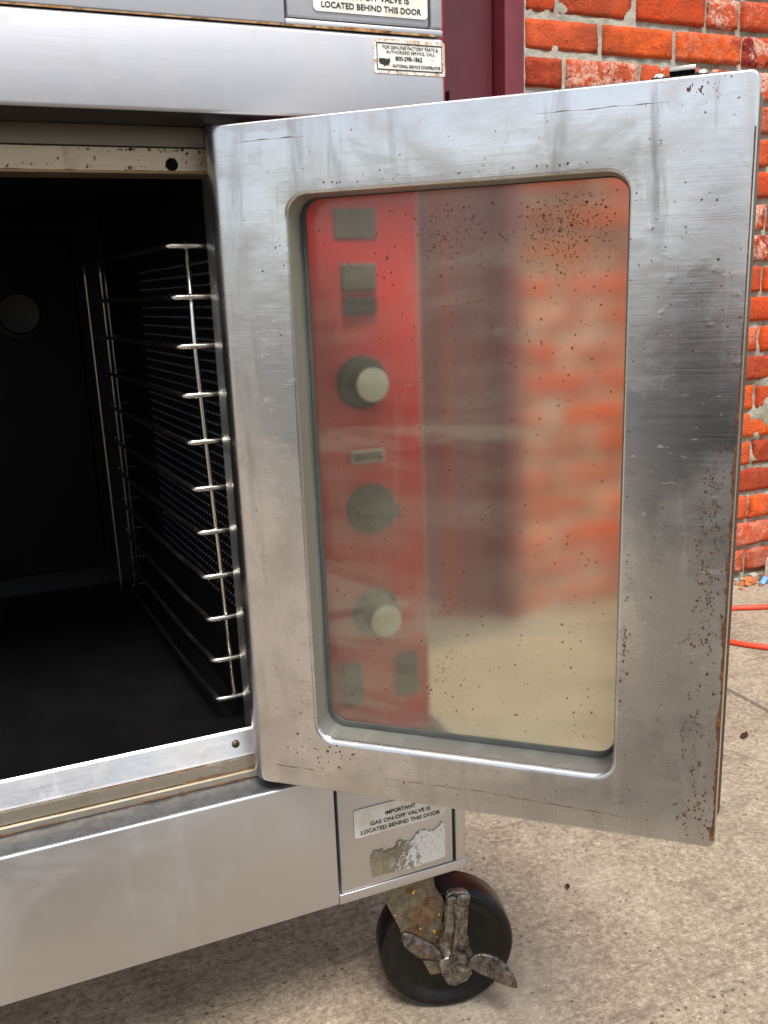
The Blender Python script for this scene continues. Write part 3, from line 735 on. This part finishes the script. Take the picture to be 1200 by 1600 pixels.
# gasket + glass
bm = NB()
w2 = rrect(.0600, .3198, -.3905, .0772, .0150, 6)
loft(bm, [ringpts(w2, lambda a, b: .0035*max(0,-a)+.0055*max(0,-b), lambda a, b: .0292), ringpts(w2, lambda a, b: .0022*max(0,-a)+.003*max(0,-b), lambda a, b: .0280), ringpts(w2, lambda a, b: -.0004, lambda a, b: .0285), ringpts(w2, lambda a, b: -.0008, lambda a, b: .0298)])
obj('gasket', bm, M['gasket'], door, DW, smooth=50)
def glass_mat():
    t = NT('dirty_door_glass'); t.n.remove(t.b)
    rf = t.n.new('ShaderNodeBsdfRefraction'); rf.inputs['IOR'].default_value = 1.45
    rf.inputs['Color'].default_value = (.93, .925, .84, 1)
    t.set(rf.inputs['Roughness'], .16)
    gl = t.n.new('ShaderNodeBsdfGlossy'); t.set(gl.inputs['Roughness'], .16); gl.inputs['Color'].default_value = (.9, .9, .9, 1)
    fr = t.n.new('ShaderNodeFresnel'); fr.inputs['IOR'].default_value = 1.5
    m1 = t.n.new('ShaderNodeMixShader'); t.l.new(fr.outputs[0], m1.inputs[0]); t.l.new(rf.outputs[0], m1.inputs[1]); t.l.new(gl.outputs[0], m1.inputs[2])
    df = t.n.new('ShaderNodeBsdfDiffuse'); df.inputs['Color'].default_value = (.52, .515, .41, 1)
    tl = t.n.new('ShaderNodeBsdfTranslucent'); tl.inputs['Color'].default_value = (.52, .515, .41, 1)
    m2 = t.n.new('ShaderNodeMixShader'); m2.inputs[0].default_value = .45; t.l.new(df.outputs[0], m2.inputs[1]); t.l.new(tl.outputs[0], m2.inputs[2])
    sm = t.noise(1, 4, .55, t.map((5, 1, 26)), .8); cl = t.noise(9, 4, .6)
    wp = t.noise(1, 5, .6, t.map((3.2, 1, 17), (2, 0, 5), (0, .14, 0)), 1.2)
    f = t.add(t.ramp(sm, .35, .7, .04, .12), t.ramp(cl, .4, .7, 0., .06)); f = t.add(f, t.ramp(wp, .52, .66, 0., .12))
    f = t.add(f, t.ramp(t.noise(1, 5, .65, t.map((30, 1, 3), (1, 0, 2)), .5), .58, .72, 0., .07))
    P_ = t.sep()
    f = t.add(f, t.mul(t.ramp(P_[2], -.20, -.34), t.ramp(cl, .25, .6, .02, .10)))
    rx = t.math('DIVIDE', t.math('SUBTRACT', P_[0], .278), .055); rz = t.math('DIVIDE', t.math('SUBTRACT', P_[2], .035), .050)
    film = t.ramp(t.add(t.add(t.mul(rx, rx), t.mul(rz, rz)), t.mul(t.noise(22, 4, .6), .9)), 1.5, .4)
    f = t.add(f, t.mul(film, .22))
    dcol = t.mix(film, (.52, .515, .41), (.46, .33, .22))
    t.l.new(dcol, df.inputs['Color']); t.l.new(dcol, tl.inputs['Color'])
    scr = t.ramp(t.noise(1, 2, .5, t.map((60, 1, 900), (0, 0, 0), (0, .3, 0))), .72, .78, 0, .25)
    m3 = t.n.new('ShaderNodeMixShader'); t.l.new(t.add(f, scr), m3.inputs[0]); t.l.new(m1.outputs[0], m3.inputs[1]); t.l.new(m2.outputs[0], m3.inputs[2])
    t.l.new(m3.outputs[0], t.out.inputs['Surface']); return t.m
bm = NB(); L = rrect(.0566, .3197, -.3955, .0772, .0162, 6)
prism(bm, [(a, .0300, b) for a, b, _, _ in L], (0, .0035, 0))
random.seed(9); it = []
for _ in range(620): it.append((g_(.273, .017), g_(.048, .021), sz()*.78))
for _ in range(230): it.append((g_(.185, .020), g_(.046, .019), sz()*.7))
for _ in range(210): it.append((g_(.172, .020), g_(-.300, .034), sz()*.7))
for _ in range(900): it.append((random.uniform(.07, .31), random.uniform(-.38, .07), sz()*.8))
for _ in range(90): it.append((random.uniform(.15, .31), random.uniform(-.1, .06), sz()*1.0))
for _ in range(40): it.append((g_(.29, .016), g_(-.33, .04), sz()*1.0))
for _ in range(40): it.append((g_(.13, .03), g_(.02, .03), sz()*.9))
it.append((.1565, -.3495, .0022)); it.append((.1540, -.3475, .0014))
it = [q for q in it if .066 < q[0] < .311 and -.386 < q[1] < .068]
specks(bm, it, .0297, 1)
obj('door_glass', bm, [glass_mat(), simple('brown_grease_speck', (.075, .028, .010), .6, 0, .6, 300, .2, .0005, col2=(.14, .055, .018))], door, DW)['label'] = 'hazy rust speckled glass pane'
# latch on the top edge near the free end
bm = NB()
box(bm, .3325, .3695, .0030, .026, ZT+.0002, ZT+.0032, .0005, mi=1)
box(bm, .3445, .3605, .0045, .0060, ZT+.0034, ZT+.0058, .0003, mi=1); box(bm, .3440, .3610, .0030, .022, ZT+.0059, ZT+.0090, .0004)  # black base and gap stand in for the latch's shadows
for u in (.3375, .3655): lathe(bm, [(.0046, 0), (.0044, .0014), (.0034, .0030), (.001, .0038)], (u, .010, ZT+.0033), (0, 0, 1), 16)
obj('latch', bm, [M['chrome'], M['black']], door, DW, smooth=40)

# ------------------------------------------------------------------ caster (right front): local plane axes s (to the right), a (towards camera), z
AN = R(14)
def caster(cx_, cy_, braked=True):
    Wm = Matrix(((math.cos(AN), math.sin(AN), 0, cx_), (-math.sin(AN), math.cos(AN), 0, cy_), (0, 0, 1, GZ+.0785), (0, 0, 0, 1)))
    # local: x = s, y = away from the camera, z up, origin on the near face's centre
    bm = NB(); box(bm, -.105, -.005, -.002, .068, .1270, .1308, .001); lathe(bm, [(.030, 0), (.030, .016), (.022, .020)], (-.050, .0225, .1065), (0, 0, 1), 24)
    c = obj('caster', bm, M['fork'], ov, Wm, smooth=40)
    bm = NB()
    lathe(bm, [(.010, .0085), (.040, .0085), (.046, .0060), (.0545, .0072), (.0600, .0050), (.0660, .0008), (.0725, .0), (.0765, .0025), (.0785, .0060), (.0785, .0390), (.0765, .0425), (.0725, .045), (.060, .045), (.05, .038), (.010, .038)], (0, 0, 0), (0, 1, 0), 96)
    obj('wheel', bm, M['rubber'], c, Wm, smooth=45)
    bm = NB()
    fp = [(-.0800, .1262), (-.0699, .0803), (-.0640, .0655), (-.0582, .0515), (-.0521, .0310), (-.0400, .0080), (-.0200, -.0060), (.0020, -.0080), (.0080, .0100), (-.0020, .0330), (-.0100, .0500), (-.0080, .0575), (-.0026, .0625), (-.0065, .0786), (-.0163, .0954), (-.0180, .1262)]
    prism(bm, [(x, -.0105, z) for x, z in fp], (0, .0035, 0), 0, .0008)
    prism(bm, [(x, .0500, z) for x, z in fp], (0, .0035, 0), 0, .0008)
    box(bm, -.078, -.018, -.0070, .0500, .1225, .1262, .001)
    obj('fork', bm, M['fork'], c, Wm)
    bm = NB(); lathe(bm, [(.0125, 0), (.0125, .004), (.0085, .0045), (.0085, .010), (.007, .012)], (.0040, -.0300, .0030), (0, -1, 0), 6); lathe(bm, [(.0165, -.004), (.0165, .0005)], (.0040, -.0300, .0030), (0, -1, 0), 28)
    obj('axle_nut', bm, M['brake'], c, Wm, smooth=35)
    if braked:
        bm = NB()
        arm = [(-.0055, .0880), (-.0030, .0935), (.0030, .0955), (.0140, .0940), (.0190, .0915), (.0223, .0852), (.0214, .0758), (.0169, .0630), (.0150, .0459), (.0172, .0259), (.0250, .0088), (.0280, -.0037), (.0202, -.0122), (.0050, -.0140), (-.0108, -.0031), (-.0171, .0235), (-.0133, .0386), (-.0046, .0489), (-.0026, .0659), (-.0040, .0780)]
        prism(bm, [(x, -.0225, z) for x, z in arm], (0, .0085, 0), 0, .0026, 3)
        lathe(bm, [(.0075, 0), (.0075, .003), (.0045, .0052)], (.0125, -.0225, .0850), (0, -1, 0), 18)
        lathe(bm, [(.0055, 0), (.0055, .003), (.003, .0046)], (.0005, -.0225, .0865), (0, -1, 0), 14)
        bump_ = [(-.0170, .0120), (-.0140, -.0060), (-.0065, -.0195), (.0013, -.0225), (.0152, -.0180), (.0215, -.0091), (.0190, .0070), (.0080, .0160), (-.0080, .0175)]
        prism(bm, [(x, -.0300, z) for x, z in bump_], (0, .0120, 0), 0, .003, 3)
        tube(bm, smoothpath([(.0055, -.0205, .080), (.0070, -.0235, .060), (.0050, -.0240, .038), (.0020, -.0245, .018)], 5), [.0040]*16, 8)
        obj('brake_arm', bm, M['brake'], c, Wm, smooth=40)
        def pedal(pts, v, tilt, m, bev=.0022, th=.0050):
            bm = NB(); x0 = pts[0][0]
            prism(bm, [(x, v+tilt*(x-x0)+.25*(z-.012), z) for x, z in pts], (0, th, 0), 0, bev, 3)
            return obj('brake_pedal', bm, m, c, Wm, smooth=40)
        pedal([(.0130, .0085), (.0170, .0160), (.0234, .0212), (.0310, .0225), (.0386, .0212), (.0460, .0185), (.0522, .0141), (.0590, .0070), (.0641, -.0006), (.0668, -.0080), (.0672, -.0150), (.0600, -.0138), (.0521, -.0104), (.0430, -.0065), (.0351, -.0017), (.0283, .0030), (.0200, .0040)], -.036, -.22, M['pedal'])
        pedal([(-.0132, .0235), (-.0200, .0310), (-.0264, .0366), (-.0360, .0440), (-.0460, .0493), (-.0500, .0520), (-.0542, .0525), (-.0572, .0495), (-.0577, .0454), (-.0550, .0390), (-.0515, .0329), (-.0433, .0258), (-.0350, .0220), (-.0284, .0195), (-.0135, .0112)], -.030, .12, M['pedal'])
        bm = NB(); prism(bm, [(x, -.0175, z) for x, z in [(-.0330, .0075), (-.0100, .0030), (-.0110, -.0130), (-.0245, -.0130)]], (0, .004, 0), 0, .001)
        obj('brake_tab', bm, M['fork'], c, Wm)
    return c
caster(.3772, .0360)

# ------------------------------------------------------------------ upper oven standing on the lower one
uo = empty('convection_oven', (-.1, .4, .2112), 'upper stainless oven of the stack, only its base strip with gas valve label in view', 'oven')
UZ = .2112+.6070                                # lifts the lower oven's base shapes to the upper deck
bm = NB(); box(bm, W0, .2342, 0, .06, .2118, .3550, .002, 3)
box(bm, .2343, .3745, 0, .06, .2118, .2170, .0012); box(bm, .3634, .3745, 0, .06, .2172, .3550, .002)
box(bm, W0, .3745, .0605, .86, .2118, .3545, 0)
ub = obj('base_panel', bm, M['top_steel'], uo, smooth=50)
bm = NB(); box(bm, .2362, .3617, .0008, .05, .2182, .3545, .0016)
ua = obj('access_panel', bm, M['top_steel'], uo, smooth=50)
bm = NB(); box(bm, .2335, .3640, .012, .0595, .2173, .3540)
obj('panel_gap', bm, M['black'], ub)
bm = NB(); box(bm, W0, .3745, .0500, .86, .3552, .96, .003); obj('body_shell', bm, M['base_steel'], uo)
gas_label(ua, .2238+.5360-.0082+.0082)
# rusty caulk line in the seam between the two decks
bm = NB()
for k in range(60):
    x0 = -.30+k*.0113; x1 = x0+.0113
    if x1 > .374: break
    h = .0003+.0010*max(0, noise.noise(Vector((k*.21, 2, 2)))+.25)+(.0016*max(0, 1-abs(x0-.30)/.07))
    h2 = .0003+.0010*max(0, noise.noise(Vector(((k+1)*.21, 2, 2)))+.25)+(.0016*max(0, 1-abs(x1-.30)/.07))
    poly(bm, [(x0, -.0005, .2110), (x1, -.0005, .2110), (x1, -.0005, .2116+h2), (x0, -.0005, .2116+h)])
obj('seam_rust', bm, rusty('seam_rust', (.45, .28, .12), (.30, .16, .06), (.30, .12, .03), (.45, .6), 0, .8), ub)

# ------------------------------------------------------------------ things on the ground
hp = [(3.4, .20, 0), (2.6, .52, 0), (2.0, .760, 0), (1.696, .864, 0), (1.603, .898, 0), (1.51, .905, 0), (1.445, .875, 0), (1.420, .81, 0), (1.444, .736, 0), (1.497, .666, 0), (1.60, .57, 0), (1.85, .42, 0), (2.4, .22, 0)]
bm = NB(); tube(bm, smoothpath([(x, y, GZ+.0065) for x, y, _ in hp], 10), .0062, 10)
tag(obj('garden_hose', bm, M['hose'], smooth=True), 'thin bright orange red hose looped on the concrete beside the open door', 'hose')
def rock(name, loc, s, m, seed, sub=3, rough=.35, rot=0.):
    bm = NB(); bmesh.ops.create_icosphere(bm, subdivisions=sub, radius=1)
    for v in bm.verts:
        p = v.co.copy(); k = 1+rough*noise.noise(p*1.3+Vector((seed, 0, 0)))+rough*.4*noise.noise(p*4+Vector((0, seed, 0)))
        p = Vector((max(-.75, min(.75, p.x)), max(-.75, min(.75, p.y)), max(-.7, min(.7, p.z))))*k
        v.co = Vector((p.x*s[0], p.y*s[1], p.z*s[2]))
    zmin = min(v.co.z for v in bm.verts)
    return obj(name, bm, m, None, Matrix.Translation((loc[0], loc[1], GZ-zmin-.001)) @ Matrix.Rotation(rot, 4, 'Z'), smooth=30)
bm = NB(); box(bm, -.055, .055, -.04, .04, 0, .075, .006, 2)
for v in bm.verts: v.co += .006*noise.noise_vector(v.co*25)
tag(obj('stone_block', bm, M['white_stone'], None, Matrix.Translation((1.905, 1.00, GZ-.002)) @ Matrix.Rotation(.3, 4, 'Z'), smooth=30), 'pale broken masonry block lying against the foot of the brick wall', 'block')
tag(rock('pebble', (1.835, 1.055), (.017, .014, .014), M['pebble'], 3, 3, .2), 'rounded grey pebble beside the blue scrap at the wall foot', 'pebble')
tag(rock('brick_chip', (1.795, 1.035), (.028, .017, .011), M['chip'], 8, 3, .5, .2), 'orange brick chip lying left of the grey pebble by the wall', 'brick chip')
bm = NB(); L = rrect(-.021, .021, -.0070, .0070, .0065, 4)
prism(bm, [(x, z, 0) for x, z, _, _ in L], (0, 0, .007), 0, .002)
tag(obj('plastic_scrap', bm, M['blue'], None, Matrix.Translation((1.835, 1.015, GZ+.010)) @ Matrix.Rotation(R(25), 4, 'Z') @ Matrix.Rotation(R(-24), 4, 'Y'), smooth=40), 'small light blue plastic scrap on the ground at the foot of the brick wall', 'plastic scrap')
def leaf_obj(loc, s, rot, label, seed):
    bm = NB(); pts = []
    for k in range(14):
        a = 2*math.pi*k/14; r = s*(.55+.45*abs(math.cos(a*.5+seed)))*(1+.3*noise.noise(Vector((k, seed, 0))))
        pts.append(bm.verts.new((r*math.cos(a), .6*r*math.sin(a), .004+.35*s*noise.noise(Vector((math.cos(a), math.sin(a), seed)))+.1*s)))
    c = bm.verts.new((0, 0, .002))
    for k in range(14): bm.faces.new((pts[k], pts[(k+1) % 14], c))
    bmesh.ops.solidify(bm, geom=bm.faces[:], thickness=.0006)
    return tag(obj('dead_leaf', bm, M['leaf'], None, Matrix.Translation((loc[0], loc[1], GZ+.001)) @ Matrix.Rotation(rot, 4, 'Z')), label, 'dead leaf', 'dead leaves on the concrete')
leaf_obj((1.1565, .380), .013, .4, 'dark red curled leaf on the concrete right of the oven door', 2)
leaf_obj((.6227, .1585), .006, 1.2, 'tiny dark leaf scrap on the concrete below the oven door', 5)
bm = NB()
random.seed(33)
for k in range(260):
    x = random.uniform(1.11, 3.0); y = YW-abs(random.gauss(0, .025))-.004; s = random.uniform(.002, .009)
    rr = bmesh.ops.create_icosphere(bm, subdivisions=1, radius=1)
    for v in rr['verts']:
        v.co = Vector((x+v.co.x*s*random.uniform(.7, 1.2), y+v.co.y*s*random.uniform(.7, 1.2), GZ+s*.4+v.co.z*s*random.uniform(.5, .9)))
    mi = random.choice((0, 0, 1, 2))
    for f in set(f for v in rr['verts'] for f in v.link_faces): f.material_index = mi
cr = obj('rubble', bm, [M['chip'], M['pebble'], M['leaf']]); cr['kind'] = 'stuff'

# ------------------------------------------------------------------ the person taking the picture, mirrored in the steel
H = Vector((.3734, .9277, 0)); RT = Vector((.9277, -.3734, 0)); EYE = Vector((0, -.754, 0))
def bp_(f, r, z): return EYE+H*(f+.06*min(1, max(0, (-f-.1)/.15)))+RT*(r*1.12 if f < -.3 else r)+Vector((0, 0, z))
def person():
    V = []; E = []; Rd = []
    def add(p, r, prev=None):
        V.append(p); Rd.append(r)
        if prev is not None: E.append((prev, len(V)-1))
        return len(V)-1
    pel = add(bp_(-.66, 0, -.50), (.15, .13))
    wa = add(bp_(-.62, 0, -.34), (.175, .13), pel); ch = add(bp_(-.55, 0, -.17), (.20, .135), wa); nk0 = add(bp_(-.50, 0, -.06), (.085, .075), ch)
    nk = add(bp_(-.46, 0, .00), (.058, .055), nk0); jaw = add(bp_(-.425, 0, .055), (.068, .075), nk); hd_ = add(bp_(-.43, 0, .115), (.082, .095), jaw); tp2 = add(bp_(-.44, 0, .18), (.060, .070), hd_)
    for s_ in (-1, 1):
        sh = add(bp_(-.50, .17*s_, -.12), (.065, .06), ch); el = add(bp_(-.34, .235*s_, -.33), (.046, .044), sh); wr = add(bp_(-.12, .125*s_, -.10), (.030, .028), el)
        pm = add(bp_(-.045, .100*s_, -.035), (.026, .020), wr)
        for k in range(4):
            a = add(bp_(-.020, (.094-.004*k)*s_, -.010-.014*k+.02), (.009, .009), pm); b = add(bp_(-.010, (.080-.003*k)*s_, -.008-.014*k+.02), (.0085, .0085), a); add(bp_(-.012, (.062+.004*(k == 3))*s_, -.008-.014*k+.02), (.0075, .0075), b)
        t1 = add(bp_(-.050, .078*s_, -.020), (.011, .011), pm); add(bp_(-.046, .055*s_, -.006), (.009, .009), t1)
        hp_ = add(bp_(-.60, .10*s_, -.53), (.095, .09), pel); kn = add(bp_(-.26, .19*s_, -.40), (.068, .066), hp_); cf = add(bp_(-.42, .17*s_, -.58), (.055, .055), kn); an = add(bp_(-.50, .155*s_, -.735), (.040, .040), cf)
        hl = add(bp_(-.53, .155*s_, -.775), (.036, .038), an); add(bp_(-.32, .18*s_, -.788), (.038, .025), hl)
    me = bpy.data.meshes.new('person'); me.from_pydata([tuple(v) for v in V], E, [])
    o = bpy.data.objects.new('person', me); put(o)
    sk = o.modifiers.new('skin', 'SKIN'); sk.use_smooth_shade = True
    o.modifiers.new('sub', 'SUBSURF').render_levels = 2
    sv = me.skin_vertices[0].data
    for i, r in enumerate(Rd): sv[i].radius = r
    for i, v in enumerate(sv): v.use_root = (i == 0)
    dg = bpy.context.evaluated_depsgraph_get(); me2 = bpy.data.meshes.new_from_object(o.evaluated_get(dg)); me2.name = 'person'
    o.modifiers.clear(); o.data = me2
    for m in (simple('dark_jacket', (.018, .019, .022), .85, 0, .3, 40, .2), simple('dark_trousers', (.022, .024, .032), .85, 0, .3, 40, .2), simple('person_skin', (.48, .27, .19), .5, 0, .1, 30), simple('dark_shoe', (.02, .02, .02), .5)): me2.materials.append(m)
    for p in me2.polygons:
        q = p.center-EYE; f = q.dot(H)
        p.material_index = 2 if (q.z > .0 and f < -.3) or f > -.11 else (3 if q.z < -.74 else (1 if q.z < -.42 else 0))
    tag(o, 'person in dark jacket and trousers crouching behind the camera with a phone held up', 'person')
    bm = NB(); bmesh.ops.create_icosphere(bm, subdivisions=4, radius=1)
    for v in bm.verts:
        k = v.co.copy(); up = k.z > -.1 or k.y < -.35
        s_ = 1 if up else .7
        v.co = bp_(-.452, 0, .125)+RT*(k.x*.088*s_)+H*(k.y*.100*s_-(.0 if k.z > .35 else .035*(k.y > 0)))+Vector((0, 0, k.z*.105))
    obj('hair', bm, simple('dark_hair', (.02, .014, .01), .5, 0, .4, 120, .4), o, smooth=True)
    ew = simple('eye_white', (.7, .68, .64), .3)
    for s_ in (-1, 1):
        bm = NB(); rr = bmesh.ops.create_icosphere(bm, subdivisions=2, radius=.011)
        for v in rr['verts']: v.co += bp_(-.3585, .032*s_, .105)
        obj('eye', bm, ew, o, smooth=True)
    bm = NB(); loft(bm, [[bp_(-.345, 0, .115), bp_(-.35, .010, .110), bp_(-.35, -.010, .110)], [bp_(-.322, 0, .078), bp_(-.345, .016, .072), bp_(-.345, -.016, .072)]], True, True, True)
    obj('nose', bm, me2.materials[2], o)
    return o
person()
PR = Matrix((( .9277, .3734, 0, 0), (-.3734, .9277, 0, -.754), (0, 0, 1, 0), (0, 0, 0, 1)))
bm = NB(); box(bm, -.075, .075, -.030, -.022, -.037, .037, .003)
tag(obj('phone', bm, M['dark_plastic'], None, PR, smooth=40), 'black phone held sideways in both hands of the crouching person', 'phone')
